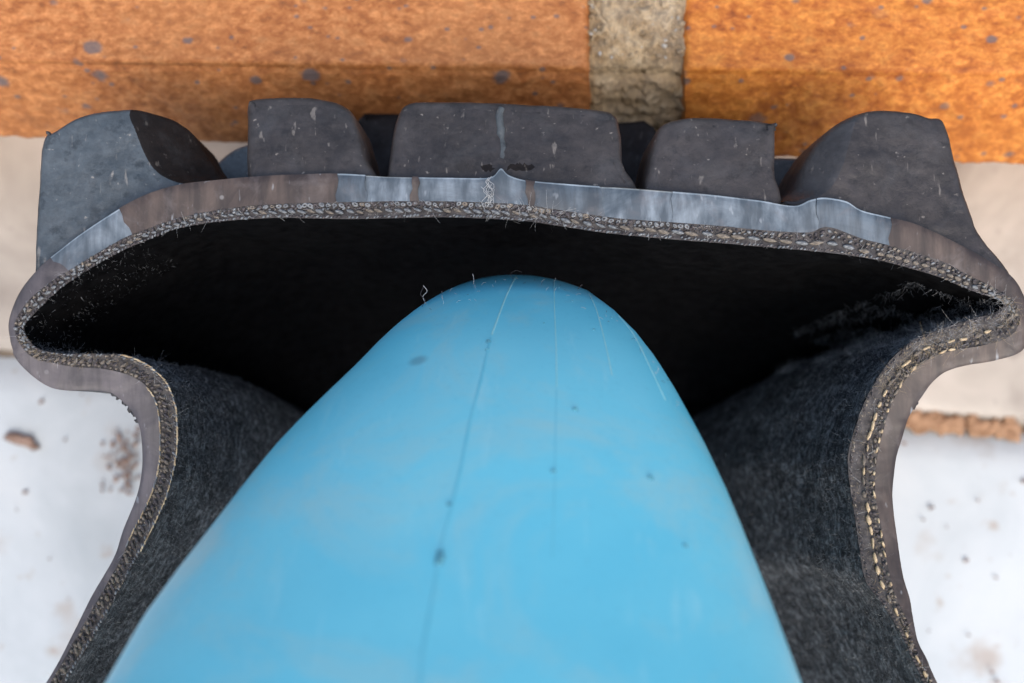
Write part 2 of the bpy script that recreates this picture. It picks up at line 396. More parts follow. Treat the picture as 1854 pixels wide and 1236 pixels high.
knobs = [knob(K1, .8, 3.0, 12, M_RUB_COOL, 'left shoulder knob of the tread with a greyish face', n=5, soft=.55, ridge=R1, rside=1, steep=1.0), knob(K2, .8, 3.0, 11, M_RUB, n=5),
         knob(K3, .8, 3.2, 10, M_RUB, 'wide centre knob of the tread with a mould seam down its middle', n=5), knob(K4, .8, 3.0, 11, M_RUB, n=5),
         knob(K5, .8, 3.0, 12, M_RUB, 'right shoulder knob of the tread', n=5, soft=.8, ridge=R5, rside=-1, steep=.7)]
# second row, set between the first, and a third one behind
k2 = [knob([(360,345),(385,300),(415,272),(450,258),(510,252),(560,262),(600,300),(620,350)], 17, 1.5, 9, M_RUB_COOL), knob([(1290,380),(1300,300),(1315,286),(1380,283),(1480,284),(1500,300),(1510,390)], 17, 1.5, 9, M_RUB),
      knob([(640,350),(640,240),(655,206),(700,202),(1060,210),(1120,218),(1185,226),(1200,360)], 26, .5, 5, M_DARK)]  # last one near-black: shade in the gaps of the front row painted in
for src in knobs[:]:
    c = src.copy(); c['label'] = 'tread knob of the rear row behind the first'; S.collection.objects.link(c); c.parent = tyre
    c.location = (0, (shift(34) - shift(3)) * MM * 1.0, -32 * MM); c.scale = (xs(34), 1, 1)
# raised mould seam down the centre knob, with its nick
seam = []
for y in range(196, 312, 8):
    t = .8 + 3.2 * (365 - y) / 184.0
    seam.append(P(908 + random.uniform(-1.5, 1.5) + 3 * math.sin(y * .05), y, t + .30))
v, f = tube(seam, [.40 + random.uniform(-.16, .10) for _ in seam], 8)
tag(mesh_obj('mould_seam', v, f, M_RUB_SEAM, tyre), 'pale ridge left by the mould down the centre knob')
# small spew nibs on the outline
for (x, y, r) in ((207,713,.5),(215,719,.35),(226,727,.5),(237,739,.5),(243,749,.4),(249,762,.35),(1656,731,.5),(1652,738,.35),(1404,226,.25),(88,241,.3),(1640,1078,.3)):
    b = Batch(); b.add(blob(P(x, y, .9), r * .8, r * .6, .35, random.random() * 3, jit=.3), ICO_F); b.build('rubber_nib', [M_OUT], tyre)

# ---- yarns of the cut plies
seg_len = np.linalg.norm(np.diff(I[:, :2], axis=0), axis=1) * .5 + np.linalg.norm(np.diff(Mi[:, :2], axis=0), axis=1) * .5
cum = np.concatenate([[0], np.cumsum(seg_len)]); TOT = cum[-1]
def at(s, u):
    """point on the ply band at arc length s and fraction u across it (0 border to rubber, 1 inner edge); tangent angle; width"""
    i = int(np.searchsorted(cum, s) - 1); i = max(0, min(NS - 2, i)); f = (s - cum[i]) / max(1e-6, cum[i + 1] - cum[i])
    m = Mi[i] * (1 - f) + Mi[i + 1] * f; n = I[i] * (1 - f) + I[i + 1] * f
    tg = (I[i + 1] + Mi[i + 1]) - (I[i] + Mi[i])
    return m * (1 - u) + n * u, math.atan2(tg[1], tg[0]), np.linalg.norm(n - m), C[i]
zone = lambda c: 'L' if (c[4] < 900 and c[5] > 625) else ('R' if (c[4] > 1530 and c[5] > 560) else ('RT' if c[4] > 1480 else 'T'))
YM = [M_YG, M_YT, M_YC, M_YD]
yarn_meshes = []
for q in range(10):
    me = bpy.data.meshes.new('yarn_loop'); vv = blob(np.zeros(3), 1, 1, 1, 0, jit=.14)
    me.from_pydata([tuple(x) for x in vv * MM], [], ICO_F); me.polygons.foreach_set('use_smooth', [True] * len(ICO_F))
    me.materials.append(YM[[0, 0, 1, 0, 3, 1, 2, 2, 3, 1][q]]); yarn_meshes.append(me)
# a small open loop of yarn
TV = []; TF = []
for i in range(12):
    q = 2 * math.pi * i / 12
    for k in range(6):
        w_ = 2 * math.pi * k / 6; rr = 1 + .62 * math.cos(w_); TV.append((rr * math.cos(q), rr * math.sin(q), .62 * math.sin(w_)))
for i in range(12):
    for k in range(6): TF.append((i * 6 + k, ((i + 1) % 12) * 6 + k, ((i + 1) % 12) * 6 + (k + 1) % 6, i * 6 + (k + 1) % 6))
TV = np.array(TV)
def loop(c, a, b, h, ang):
    V = TV * (1 + rng.uniform(-.08, .08, (len(TV), 1))) * np.array([a, b, h]); V[:, 2] += V[:, 0] * random.uniform(-.35, .35)
    ca, sa = math.cos(ang), math.sin(ang); return V @ np.array([[ca, -sa, 0], [sa, ca, 0], [0, 0, 1]]).T + c
small = Batch(); s = 0.2; cnt = 0
while s < TOT - .3:
    p, a, wd, c = at(s, .5); z = zone(c)
    if z in 'T':
        big = max(0, min(1, (c[4] - 950) / 350.)); L = .44 + .25 * big; step = .98 + .62 * big
        u = .56; q = random.choice([0, 0, 1, 3, 0, 2] if big < .5 else [0, 2, 0, 5]); wb = .17 + .04 * big; ang = a - .35 * (1 - big) - .12 * big; hh = .26
        if c[4] < 470: L = .3; step = .8; wb = .15; hh = .2
    elif z == 'RT': L = .6 if c[4] < 1570 else .35; step = 1.6 if c[4] < 1570 else .9; u = .62; q = random.choice([0, 2, 5]); wb = .2; ang = a; hh = .25
    elif z == 'L': L = .36; step = .66; u = .45; q = random.choice([4, 5, 2, 8, 4]); wb = .15; ang = a + .9; hh = .2
    else: L = random.uniform(.3, .6); step = random.uniform(.95, 1.5); u = .42; q = random.choice([6, 7, 7, 6, 9, 5, 2]); wb = random.uniform(.12, .2); ang = a + random.uniform(-.15, .15); hh = .22
    p, a2, wd, c = at(min(TOT, s + random.uniform(-.08, .08)), u + random.uniform(-.04, .04))
    if cnt < 290 and -40 < c[4] < 1900 and c[5] < 1300:
        o = bpy.data.objects.new('yarn_loop', yarn_meshes[q]); o.location = Vector(p + [0, 0, .0]) * MM
        o.rotation_euler = (0, random.uniform(-.3, .3), ang); o.scale = (L * random.uniform(.85, 1.12), wb * random.uniform(.85, 1.2), hh)
        link(o, tyre); cnt += 1
    s += step * random.uniform(.92, 1.08)
print('yarn loops', cnt)
s = .1
while s < TOT - .1:                     # curls next to the rubber
    p, a, wd, c = at(s, .17 + random.uniform(-.05, .05)); z = zone(c)
    if z == 'T' and c[4] > 450 or z == 'RT' and c[4] < 1560:
        sc = random.uniform(.8, 1.15); small.add(loop(p + [0, 0, .0], .19 * sc, .13 * sc, .17, a + random.uniform(-.9, .9)), TF, random.choice((0, 0, 1, 3))) if c[4] < 1240 else small.add(blob(p, .22 * sc, .13 * sc, .17, a + random.uniform(-1.2, 1.2), jit=.25), ICO_F, random.choice((0, 3, 1, 3)))
        if random.random() < .6: small.add(blob(p + [0, 0, -.05], .14, .12, .14, 0, jit=.2), ICO_F, random.choice((0, 3)))
        s += .62 * random.uniform(.85, 1.15)
    else:
        sc = random.uniform(.7, 1.2); small.add(blob(p + [0, 0, random.uniform(-.1, .06)], .2 * sc, .15 * sc, .2 * sc, a + random.uniform(.3, 1.3), jit=.22), ICO_F, random.choice({'T': (0, 3, 3, 1), 'RT': (1, 3, 1), 'L': (1, 3, 1), 'R': (1, 1, 3, 3)}[z]))
        s += .5 * random.uniform(.8, 1.3)
for (u0, st, a_, b_, h_, pick) in ((.36, .55, .15, .10, .15, {'T': (3, 3, 0), 'RT': (3, 0), 'L': (3, 1, 3), 'R': (3, 3)}),
                                   (.90, .36, .15, .09, .16, {'T': (0, 3, 0, 3, 0), 'RT': (1, 3, 0), 'L': (0, 3, 0, 1), 'R': (3, 3, 1, 3)})):
    s = .1
    while s < TOT - .1:
        p, a, wd, c = at(s, u0 + random.uniform(-.06, .05)); z = zone(c); sc = random.uniform(.7, 1.3)
        small.add(blob(p + [0, 0, random.uniform(-.08, .05)], a_ * sc * 1.15, b_ * sc, h_ * sc, a + random.uniform(.2, .9), jit=.2), ICO_F, random.choice(pick[z]))
        s += st * random.uniform(.8, 1.2)
# pale selvedge threads either side of the ply where it bends round the left neck
for uu, th in ((-.02, .06), (1.0, .07)):
    s = 0.
    while s < TOT:
        p, a, wd, c = at(s, uu + random.uniform(-.02, .02))
        if zone(c) == 'L' and c[5] > 640 and c[5] < 1000 and c[4] > 215 and (uu > .5 or c[5] > 690):
            small.add(blob(p + [0, 0, .12], .2, th * random.uniform(.6, 1.3), .09, a + .25, jit=.2), ICO_F, random.choice((2, 2, 0)))
        s += .24
# second line of cream cord ends in the right sidewall
s = 0.
while s < TOT:
    p, a, wd, c = at(s, .06)
    if zone(c) == 'R' and c[5] > 600 and c[5] < 1090:
        small.add(blob(p + [0, 0, .1], random.uniform(.2, .5), random.uniform(.08, .15), .2, a + random.uniform(-.25, .25), jit=.25), ICO_F, random.choice([2, 1, 2]))
    s += random.uniform(.9, 1.3)
tag(small.build('ply_stitching', YM, tyre), kind='stuff')
# ---- loose fibres on the cut edge and fleece of the lining
def ribbons(P0, Dr, L, r, bend, name, mat, parent, seg=3):
    n = len(P0); side = np.cross(Dr, rng.normal(size=(n, 3))); side /= (np.linalg.norm(side, axis=1, keepdims=True) + 1e-9)
    b2 = rng.normal(size=(n, 3)) * bend
    V = np.zeros((n, seg + 1, 2, 3))
    for k in range(seg + 1):
        u = k / seg; c = P0 + Dr * (L * u)[:, None] + b2 * (L * u * u)[:, None]
        wd = (r * (1 - .6 * u))[:, None]
        V[:, k, 0] = c - side * wd; V[:, k, 1] = c + side * wd
    V = V.reshape(-1, 3); idx = []
    base = np.arange(n)[:, None] * (seg + 1) * 2
    quads = np.concatenate([base + np.array([[2 * k, 2 * k + 1, 2 * k + 3, 2 * k + 2]]) for k in range(seg)], 0)
    me = bpy.data.meshes.new(name); me.vertices.add(len(V)); me.vertices.foreach_set('co', (V * MM).ravel())
    me.loops.add(len(quads) * 4); me.loops.foreach_set('vertex_index', quads.ravel().astype(np.int32))
    me.polygons.add(len(quads)); me.polygons.foreach_set('loop_start', np.arange(len(quads), dtype=np.int32) * 4)
    me.update(calc_edges=True); me.materials.append(mat)
    return tag(link(bpy.data.objects.new(name, me), parent), kind='stuff')
def unit(v): return v / (np.linalg.norm(v, axis=1, keepdims=True) + 1e-9)
def edge_fibres(n, flt, umin, umax, Lr, name, mat, r=.022, zdir=.5):
    P0 = []
    while len(P0) < n:
        s = random.uniform(0, TOT); p, a, wd, c = at(s, random.uniform(umin, umax))
        if flt(c): P0.append(p + [0, 0, .1])
    Dv = rng.normal(size=(n, 3)); Dv[:, 2] = np.abs(Dv[:, 2]) * zdir
    return ribbons(np.array(P0), unit(Dv), rng.uniform(Lr[0], Lr[1], n), np.full(n, r), 1.3, name, mat, tyre, 5)
edge_fibres(2600, lambda c: c[5] > 600, 0, .95, (.08, .28), 'loose_fibres', M_FIBG, .009)
edge_fibres(1300, lambda c: True, 0, .95, (.12, .4), 'loose_fibres', M_FIB, .012)
edge_fibres(900, lambda c: c[4] > 1580 and 540 < c[5] < 720, -.05, .9, (.15, .5), 'frayed_tuft', M_FIBG, .010)
edge_fibres(400, lambda c: c[4] > 1640 and 535 < c[5] < 620, .3, 1.1, (.2, .6), 'frayed_tuft', M_FIB, .009)
edge_fibres(160, lambda c: 1040 > c[4] > 850 and c[5] < 430, -.1, .85, (.2, .6), 'loose_fibres', M_FIB, .012)
# knot of threads hanging over the cut face under the centre knob
b = Batch()
for k in range(9):
    x0 = 885 + random.uniform(-8, 8); y0 = 322 + random.uniform(-8, 20); pts = []
    ph = random.random() * 6
    for j in range(9): pts.append(P(x0 + 6 * math.sin(j * .9 + ph) + random.uniform(-2, 2), y0 + j * random.uniform(4, 6), -.25 - .1 * math.sin(j + ph)))
    v, f = tube(pts, .022, 4); b.add(v, f)
tag(b.build('thread_tangle', [M_FIB], tyre), 'tangle of pale threads across the cut rubber below the centre knob')
# fleece
nJ = len(TL)
G = LV[:nJ * NS].reshape(nJ, NS, 3)
def fleece(n, flt, tmax, Lr, name, mat, r, dens=None):
    P0 = []; Dn = []
    cand = 0
    while len(P0) < n:
        j = random.randrange(0, tmax); i = random.randrange(0, NS - 1)
        if random.random() > (TL[j + 1] - TL[j]) / 6.0: continue
        if not flt(C[i], TL[j]): continue
        ln = np.linalg.norm(G[j, i + 1] - G[j, i])
        if random.random() > ln / 1.2: continue
        a, b_ = random.random(), random.random()
        p = (G[j, i] * (1 - a) + G[j, i + 1] * a) * (1 - b_) + (G[j + 1, i] * (1 - a) + G[j + 1, i + 1] * a) * b_
        nn = np.cross(G[j, i + 1] - G[j, i], G[j + 1, i] - G[j, i]); nn /= (np.linalg.norm(nn) + 1e-9)
        P0.append(p); Dn.append(nn)
    Dn = np.array(Dn)
    inw = np.array([0, -6.0, 45]) - np.array(P0); flip = np.sum(Dn * inw, axis=1) < 0; Dn[flip] *= -1
    Dv = unit(Dn * .55 + rng.normal(size=(n, 3)) * .55)
    return ribbons(np.array(P0), Dv, rng.uniform(Lr[0], Lr[1], n), np.full(n, r), .7, name, mat, tyre, 3)
low = lambda c, t: c[5] > 615 or (c[4] > 1500 and c[5] > 560)
fleece(48000, low, 17, (.08, .26), 'fleece_pile', M_FUZZ, .024)
fleece(1200, low, 15, (.2, .7), 'fleece_pile', M_FIB, .009)
fleece(1500, lambda c, t: c[5] > 440 and c[4] < 250, 9, (.10, .25), 'fleece_pile', M_FUZZ, .018)
fleece(5000, lambda c, t: c[4] > 1600 and 540 < c[5] < 640 and fbm(c[4] * .02, t * .5, 3) > -.05, 13, (.15, .45), 'fleece_pile', M_FUZZ, .014)
fleece(2600, lambda c, t: c[4] > 1600 and 540 < c[5] < 622 and t > 3 and fbm(c[4] * .03 + t * .12, t * .22, 13) > .2, 17, (.2, .6), 'fleece_pile', M_FIB, .012)
fleece(260, lambda c, t: c[4] > 1650 and 530 < c[5] < 620, 8, (.15, .45), 'fleece_pile', M_FIB, .008)

fleece(2600, lambda c, t: c[4] > 1690 and 490 < c[5] < 580 and t > 4 and fbm(t * .16, c[5] * .03, 31) > .0, 16, (.2, .6), 'fleece_pile', M_FUZZ, .02)

# ------------------------------------------------------------------ blue tube
Lp = [(915,498),(880,503),(850,513),(800,530),(768,549),(735,573),(693,610),(650,655),(600,703),(550,752),(500,805),(440,880),(390,945),(330,1022),(270,1105),(195,1236),(120,1390)]
Rp = [(945,498),(980,502),(1010,506),(1060,525),(1085,541),(1112,562),(1150,600),(1185,645),(1219,700),(1248,752),(1276,805),(1311,880),(1338,945),(1368,1022),(1400,1105),(1448,1236),(1505,1390)]
def interp(pts, y): 
    ys = [p[1] for p in pts]; xs_ = [p[0] for p in pts]; return float(np.interp(y, ys, xs_))
V = []; F = []; NR = 64; rings = []
ys = list(np.concatenate([[497.5, 498.5, 500, 503, 507, 512, 518, 526, 536, 548, 562], np.arange(580, 1391, 20)]))
for y in ys:
    if y < 498: l = r = 930
    elif y < 530:
        h = math.sqrt((y - 497) / 33.0); l = 930 - 130 * h; r = 930 + 143 * h * (1.0)
    else: l, r = interp(Lp, y), interp(Rp, y)
    g = (y - 497) / 740.0
    t = 14 * math.exp(-max(0, g) * 9) - 6 + 0 - 27 * g ** 1.05 + 4
    c0 = P((l + r) / 2, y, t); a = (P(r, y, t) - P(l, y, t))[0] / 2
    rings.append((c0, a, max(.2, a * .74)))
# beyond the picture it bends over and comes down to the ground
c0, a, b_ = rings[-1]; d = rings[-1][0] - rings[-4][0]
TILT = [0.0] * len(rings); th0 = math.atan2(d[2], -d[1])
for k in range(1, 30):
    th = th0 - 0.115 * k if th0 - 0.115 * k > -1.35 else -1.35; st = 5.0
    c0 = c0 + np.array([d[0] / max(1, abs(d[1])) * st * .3, -math.cos(th), math.sin(th)]) * np.array([1, st, st])
    rings.append((c0.copy(), a * (1 + .02 * min(k, 5)), b_ * (1 + .02 * min(k, 5)))); TILT.append(min(th, 0))
    if c0[2] < 2: break
for j, (c0, a, b_) in enumerate(rings):
    up = np.array([0, math.sin(TILT[j]), math.cos(TILT[j])])
    for k in range(NR):
        q = 2 * math.pi * k / NR
        V.append(c0 + np.array([a * math.cos(q), 0, 0]) + up * b_ * math.sin(q))
for j in range(len(rings) - 1):
    for k in range(NR): F.append((j * NR + k, j * NR + (k + 1) % NR, (j + 1) * NR + (k + 1) % NR, (j + 1) * NR + k))
F.append(tuple(range(NR))); e = (len(rings) - 1) * NR; F.append(tuple(e + NR - 1 - k for k in range(NR)))
n = N('blue_plastic'); v = n.map()
colb = n.ramp(n.noise(v, 40, 3, .5, .3), [(.3, (.12, .585, .76)), (.7, (.20, .68, .81))])
colb = n.mix(n.ramp(n.noise(v, 60, 8, .72, .6), [(.48, 0.), (.70, .8)]), colb, (.33, .62, .66))
colb = n.mix(n.ramp(n.noise(n.map((1, .2, .2)), 420, 5, .65), [(.58, 0.), (.76, .35)]), colb, (.45, .76, .80))
colb = n.mix(n.ramp(n.noise(v, 1600, 4, .7), [(.55, 0.), (.8, .4)]), colb, (.12, .48, .62))
colb = n.mix(n.math('MULTIPLY', n.ramp(n.vor(v, 130, 1, 'Color'), [(.80, 0.), (.82, 1.)]), n.ramp(n.vor(v, 130), [(.06, .5), (.14, 0.)])), colb, (.06, .16, .22))
M_BLUE = n.done(colb, n.ramp(n.noise(v, 200, 6, .6), [(.3, .34), (.7, .5)]), n.bump(n.noise(v, 1200, 6, .7), .02, .4, n.bump(n.noise(v, 25, 3), .5, .3)), IOR=1.5)
M_BLUE.node_tree.nodes['Principled BSDF'].inputs['Subsurface Weight'].default_value = .0
M_BLUE.node_tree.nodes['Principled BSDF'].inputs['Subsurface Radius'].default_value = (.2, .8, 1.2)
M_BLUE.node_tree.nodes['Principled BSDF'].inputs['Subsurface Scale'].default_value = .0015
M_LINE = plain('mould_line_pale', (.30, .70, .72), (.45, .78, .78), .5, 800, .02)
M_LINED = plain('mould_line_dirty', (.12, .53, .67), (.17, .59, .72), .6, 300, .02)
M_DIRT = plain('dirt_dark', (.06, .22, .28), (.10, .33, .40), .8, 800, .02)
tubeR = empty('blue_tube', (0, 0, 0)); tag(tubeR, 'smooth light blue plastic tube whose rounded end pokes into the hollow tyre', 'plastic tube')
body = mesh_obj('tube_wall', V, F, M_BLUE, tubeR)
bvh = BVHTree.FromPolygons([Vector(x) for x in V], F); EYE = Vector((0, 0, H + D))
def on_blue(px, py, off=0.0):
    d = (Vector(P(px, py, 0)) - EYE).normalized(); h, nn, i, ds = bvh.ray_cast(EYE, d)
    if h is None: return None
    if nn.dot(d) > 0: nn = -nn
    return np.array(h + nn * off)
def line_on(pts, r, mat, off=0.0):
    Q = catmull(pts, 6); W = [on_blue(x, y, off) for x, y in Q]; W = [q for q in W if q is not None]
    v, f = tube(W, r, 6); return mesh_obj('mould_line', v, f, mat, tubeR)
line_on([(934,501),(925,518),(915,540),(900,580),(890,607)], .085, M_LINE)
line_on([(888,612),(884,630),(870,690),(850,770),(832,860),(812,940),(796,1010),(782,1090),(766,1180),(758,1270)], .34, M_LINED, -.26)
line_on([(1003,508),(1004,560),(1007,630),(1008,700)], .05, M_LINE)
line_on([(1008,705),(1006,800),(1004,900),(1000,1010)], .2, M_LINED, -.17)
line_on([(1066,531),(1078,556),(1088,590),(1100,640),(1108,680)], .06, M_LINE)
line_on([(1120,572),(1142,598),(1160,630),(1180,672),(1205,725)], .07, M_LINE)
for (x, y, r) in ((884,620,.28),(882,634,.22),(796,1012,.42),(795,1022,.4),(797,1002,.3),(1041,743,.3),(1177,867,.32),(1002,855,.25),(813,915,.25),(1012,521,.12),(1075,597,.14),(1036,545,.12),(1108,575,.12),(985,585,.1),(1240,990,.25)):
    p = on_blue(x, y, 0)
    if p is None: continue
    bb = Batch(); bb.add(blob(p, r * .8, r, .05, 0, jit=.25), ICO_F); bb.build('dirt_speck', [M_DIRT], tubeR)
# lint caught on the tip
bb = Batch()
def hair(x, y, pts, r=.02, m=0):
    p = on_blue(x, y + 3, 0)
    if p is None: return
    Q = [p + np.array([dx / K, -dy / K, dz]) for dx, dy, dz in pts]; v, f = tube(catmull(Q, 4), r, 4); bb.add(v, f, m)
hair(772, 548, [(0,0,0),(-6,-14,.3),(2,-24,.5),(-5,-34,.6)], .025, 0); hair(764, 552, [(0,0,0),(6,-12,.3),(-2,-22,.5),(4,-36,.6)], .025, 1)
hair(857, 512, [(0,0,0),(1,-10,.2),(-1,-20,.4)], .03, 0)
hair(930, 502, [(0,0,0),(-6,-8,.3),(4,-16,.6),(16,-12,.7)], .02, 1); hair(1004, 506, [(0,0,0),(2,-6,.2)], .025, 0); hair(1046, 520, [(0,0,0),(8,-8,.2)], .03, 1)
for k in range(70):
    x = random.uniform(770, 1230); l = 497 + (33 * ((x - 930) / 138.0) ** 2 if abs(x - 930) < 138 else 0)
    if x > 1068: l = float(np.interp(x, [p[0] for p in Rp], [p[1] for p in Rp]))
    if x < 792: l = 549
    y = l + 2 + abs(random.gauss(0, 14)); a = random.random() * 6.28; q = random.uniform(3, 9)
    hair(x, y, [(0,0,0),(q*math.cos(a)*.5, q*math.sin(a)*.5-1,.12),(q*math.cos(a), q*math.sin(a),.1)], .014, random.choice([0, 0, 1]))
lint = bb.build('lint', [M_FIB, M_YD]); tag(lint, 'fine pale lint hairs clinging to the rounded tip of the blue tube', 'lint', kind='stuff')

# ------------------------------------------------------------------ brick edging
TB = 22.0
def brick_mat(name, c1, c2, c3):
    n = N(name); v = n.map((1, 1.7, .8), (0, 0, .12)); v1 = n.map((1, 1, .7))
    a = n.noise(v, 420, 12, .82, .3); b = n.noise(v1, 45, 4, .6)
    col = n.ramp(a, [(.34, c1), (.48, c2), (.62, c3)])
    col = n.mix(n.ramp(b, [(.4, 0.), (.7, .4)]), col, tuple(x * .8 for x in c3))
    g = n.noise(v, 800, 5, .7); col = n.mix(n.ramp(g, [(.5, 0.), (.75, .6)]), col, tuple(min(1, x * 1.5) for x in c3))
    col = n.mix(n.ramp(n.noise(v, 420, 6, .7), [(.56, 0.), (.70, .55)]), col, c1)
    vd = n.map((1, 1.5, .7))
    for sc, th, st in ((190, .74, .85), (300, .72, .8), (560, .70, .7)):
        dist = n.math('ADD', n.vor(vd, sc), n.math('MULTIPLY', n.noise(v1, 900, 3), .22))
        f = n.math('MULTIPLY', n.ramp(n.vor(vd, sc, 1, 'Color'), [(th, 0.), (th + .02, 1.)]), n.ramp(dist, [(.26, st), (.36, 0.)]))
        col = n.mix(f, col, (.10, .095, .10))
    nb = n.bump(a, .25, .5); nb = n.bump(g, .12, .6, nb)
    return n.done(col, .62, nb, Specular_IOR_Level=.35)
M_BL = brick_mat('fired_clay_pale', (.15, .050, .014), (.32, .105, .026), (.54, .24, .085))
M_BR = brick_mat('fired_clay_bright', (.18, .042, .008), (.40, .112, .014), (.64, .26, .05))
M_BL2 = M_BL
edging = empty('brick_edging', (0, 24, 0)); edging.location = (0, 0, 0)
tag(edging, 'step edge of glazed orange bricks with a crumbling mortar joint behind the tyre tread', 'brick step')
def edge_y(px): return 112 + (px / 1854.0) * 24          # photo row of the upper edge of the riser
def foot_y(px): return 247 + (px / 1854.0) * 50          # and of its foot
def brick(x0, x1, name, mat, seed, jit):
    V = []; F = []; nx = 260 if x1 - x0 > 900 else 170; ny = 96
    for j in range(ny + 1):
        for i in range(nx + 1):
            u = i / nx; px = x0 + (x1 - x0) * u
            ye = edge_y(px); v_ = j / ny
            if v_ < .5: py = -220 + (ye + 220) * (v_ / .5)
            else: py = ye
            p = P(px, py, TB)
            ex = min(px - x0, x1 - px) / K; ed = (ye - py) / K
            z = 0.0; r = .9
            if ex < r: z -= r - math.sqrt(max(0, r * r - (r - ex) ** 2))
            rb = .55
            if ed < rb: z -= rb - math.sqrt(max(0, rb * rb - (rb - ed) ** 2))
            z += .22 * fbm(p[0] * .25, p[1] * .6, seed) + .09 * fbm(p[0] * 1.3, p[1] * 2.2, seed + 3)
            if v_ >= .5:
                k = (v_ - .5) / .5; a_ = P(px, ye, TB); b_ = P(px, foot_y(px), 35); a_[2] -= rb; k0 = k; k = min(1, k / .88); p = a_ * (1 - k) + b_ * k; p[2] += .9 * math.sin(math.pi * k)
                lip = .32 * math.exp(-((k - .03) / .025) ** 2) * (1 if px < 520 else .5)      # worn line just under the edge
                p[1] += lip - .25 * fbm(p[0] * .3, k * 5, seed) * min(1, k * 8) - .1 * fbm(p[0] * 1.5, k * 20, seed); z = 0
                if k0 > .88: e_ = (k0 - .88) / .12; p[1] += 9 * math.sqrt(e_); p[2] = p[2] * (1 - e_) + .4 * e_      # the nosing overhangs: undercut below
            ee = .35 * fbm(p[1] * .8, seed * 1.7, 2) + .15 * fbm(p[1] * 3, seed, 5)
            if i == 0 or i == nx: p[0] += ee * .5
            V.append(p + np.array([0, 0, z]))
    for j in range(ny):
        for i in range(nx):
            q = j * (nx + 1) + i; F.append((q, q + nx + 1, q + nx + 2, q + 1))
    # flanks down to the ground
    W = [V[j * (nx + 1)] for j in range(ny + 1)]
    for side in (0, nx):
        b0 = len(V)
        for j in range(ny + 1):
            q = V[j * (nx + 1) + side]; V.append(np.array([q[0], q[1], q[2]])); V.append(np.array([q[0], q[1], 0.4]))
        for j in range(ny):
            a = b0 + j * 2; F.append((a, a + 1, a + 3, a + 2) if side == 0 else (a + 2, a + 3, a + 1, a))
    o = mesh_obj('brick', V, F, mat, edging); return o
tag(brick(-330, 1068, 'brick', M_BL, 11, 0), 'paler orange brick left of the mortar joint')
tag(brick(1240, 2250, 'brick', M_BR, 37, 0), 'bright orange brick right of the mortar joint')
# mortar joint, crumbling at its foot
n = N('mortar'); v = n.map(); a = n.noise(v, 160, 8, .7, .4); b = n.noise(v, 900, 6, .75)
col = n.ramp(a, [(.30, (.26, .18, .10)), (.48, (.50, .37, .22)), (.66, (.76, .62, .42))])
col = n.mix(n.ramp(b, [(.40, .55), (.55, 0.)]), col, (.13, .10, .07)); col = n.mix(n.ramp(n.noise(v, 70, 4), [(.5, 0.), (.7, .35)]), col, (.30, .26, .22))
M_MOR = n.done(col, .95, n.bump(b, .5, .9, n.bump(a, .8, .8)), Specular_IOR_Level=.1)
V = []; F = []; nx, ny = 110, 170
for j in range(ny + 1):
    for i in range(nx + 1):
        px = 1060 + 190 * i / nx; v_ = j / ny; u = i / nx
        ye = edge_y(px) - 6 + 8 * fbm(px * .03, 3.1); py = -220 + (ye + 220) * min(1, v_ / .55); p = P(px, py, TB)
        z = -.3 + .8 * fbm(p[0] * .28, p[1] * .28, 21, 5) + .35 * fbm(p[0] * 1.4, p[1] * 1.4, 8, 4)
        z -= .9 * (abs(u - .5) * 2) ** 6; d = (ye - py) / K
        if d < 2.5: z -= (2.5 - d) ** 2 * .25
        if v_ > .55:
            k = (v_ - .55) / .45; b_ = P(px, foot_y(px) - 22, 36); q0 = p.copy(); q0[2] -= 1.8; p = q0 * (1 - k) + b_ * k
            p[1] += (-1.6 * fbm(p[0] * .25, k * 7, 4) - .5 * fbm(p[0] * 1.2, k * 30, 9) + 1.6 * math.exp(-((k - .12) / .09) ** 2)) * min(1, k * 12) * .6
            z *= max(0, 1 - k * 6)
            if j >= ny - 3: p[1] += 5 * (j - ny + 4); p[2] -= 9 * (j - ny + 4)
        V.append(p + np.array([0, 0, z]))
for j in range(ny):
    for i in range(nx):
        q = j * (nx + 1) + i; F.append((q, q + nx + 1, q + nx + 2, q + 1))
tag(mesh_obj('mortar_joint', V, F, M_MOR, edging), 'rough brown and beige mortar between the two bricks')
bb = Batch()
for k in range(420):
    px = random.uniform(1066, 1238); py = random.uniform(-10, 104)
    r = abs(random.gauss(0, .10)) + .05
    bb.add(blob(P(px, py, TB + .5 + random.uniform(-.4, .3)), r * 1.3, r, r, random.random() * 6, jit=.3), ICO_F, 0 if random.random() < .9 else 1)
for k in range(160):
    px = random.uniform(1120, 1240); d_ = random.uniform(0, 1); r = abs(random.gauss(0, .3)) + .15
    bb.add(blob(P(px, random.gauss(228, 9), 34 + 3 * d_), r * 1.3, r, r, random.random() * 6, jit=.3), ICO_F, 0)
tag(bb.build('mortar_crumbs', [M_MOR, plain('sand_grain', (.3, .27, .22), (.6, .56, .5), .8)], edging), kind='stuff')
# dry stem lying over the mortar
pts = [P(x, y, TB - 1.0) for x, y in ((1066,-20),(1074,4),(1086,28),(1098,44),(1106,58),(1110,72))]
v, f = tube(catmull(pts, 5), .06, 5); tag(mesh_obj('dry_stem', v, f, M_YC), 'thin curved straw-coloured stem lying on the mortar joint', 'dry stem')

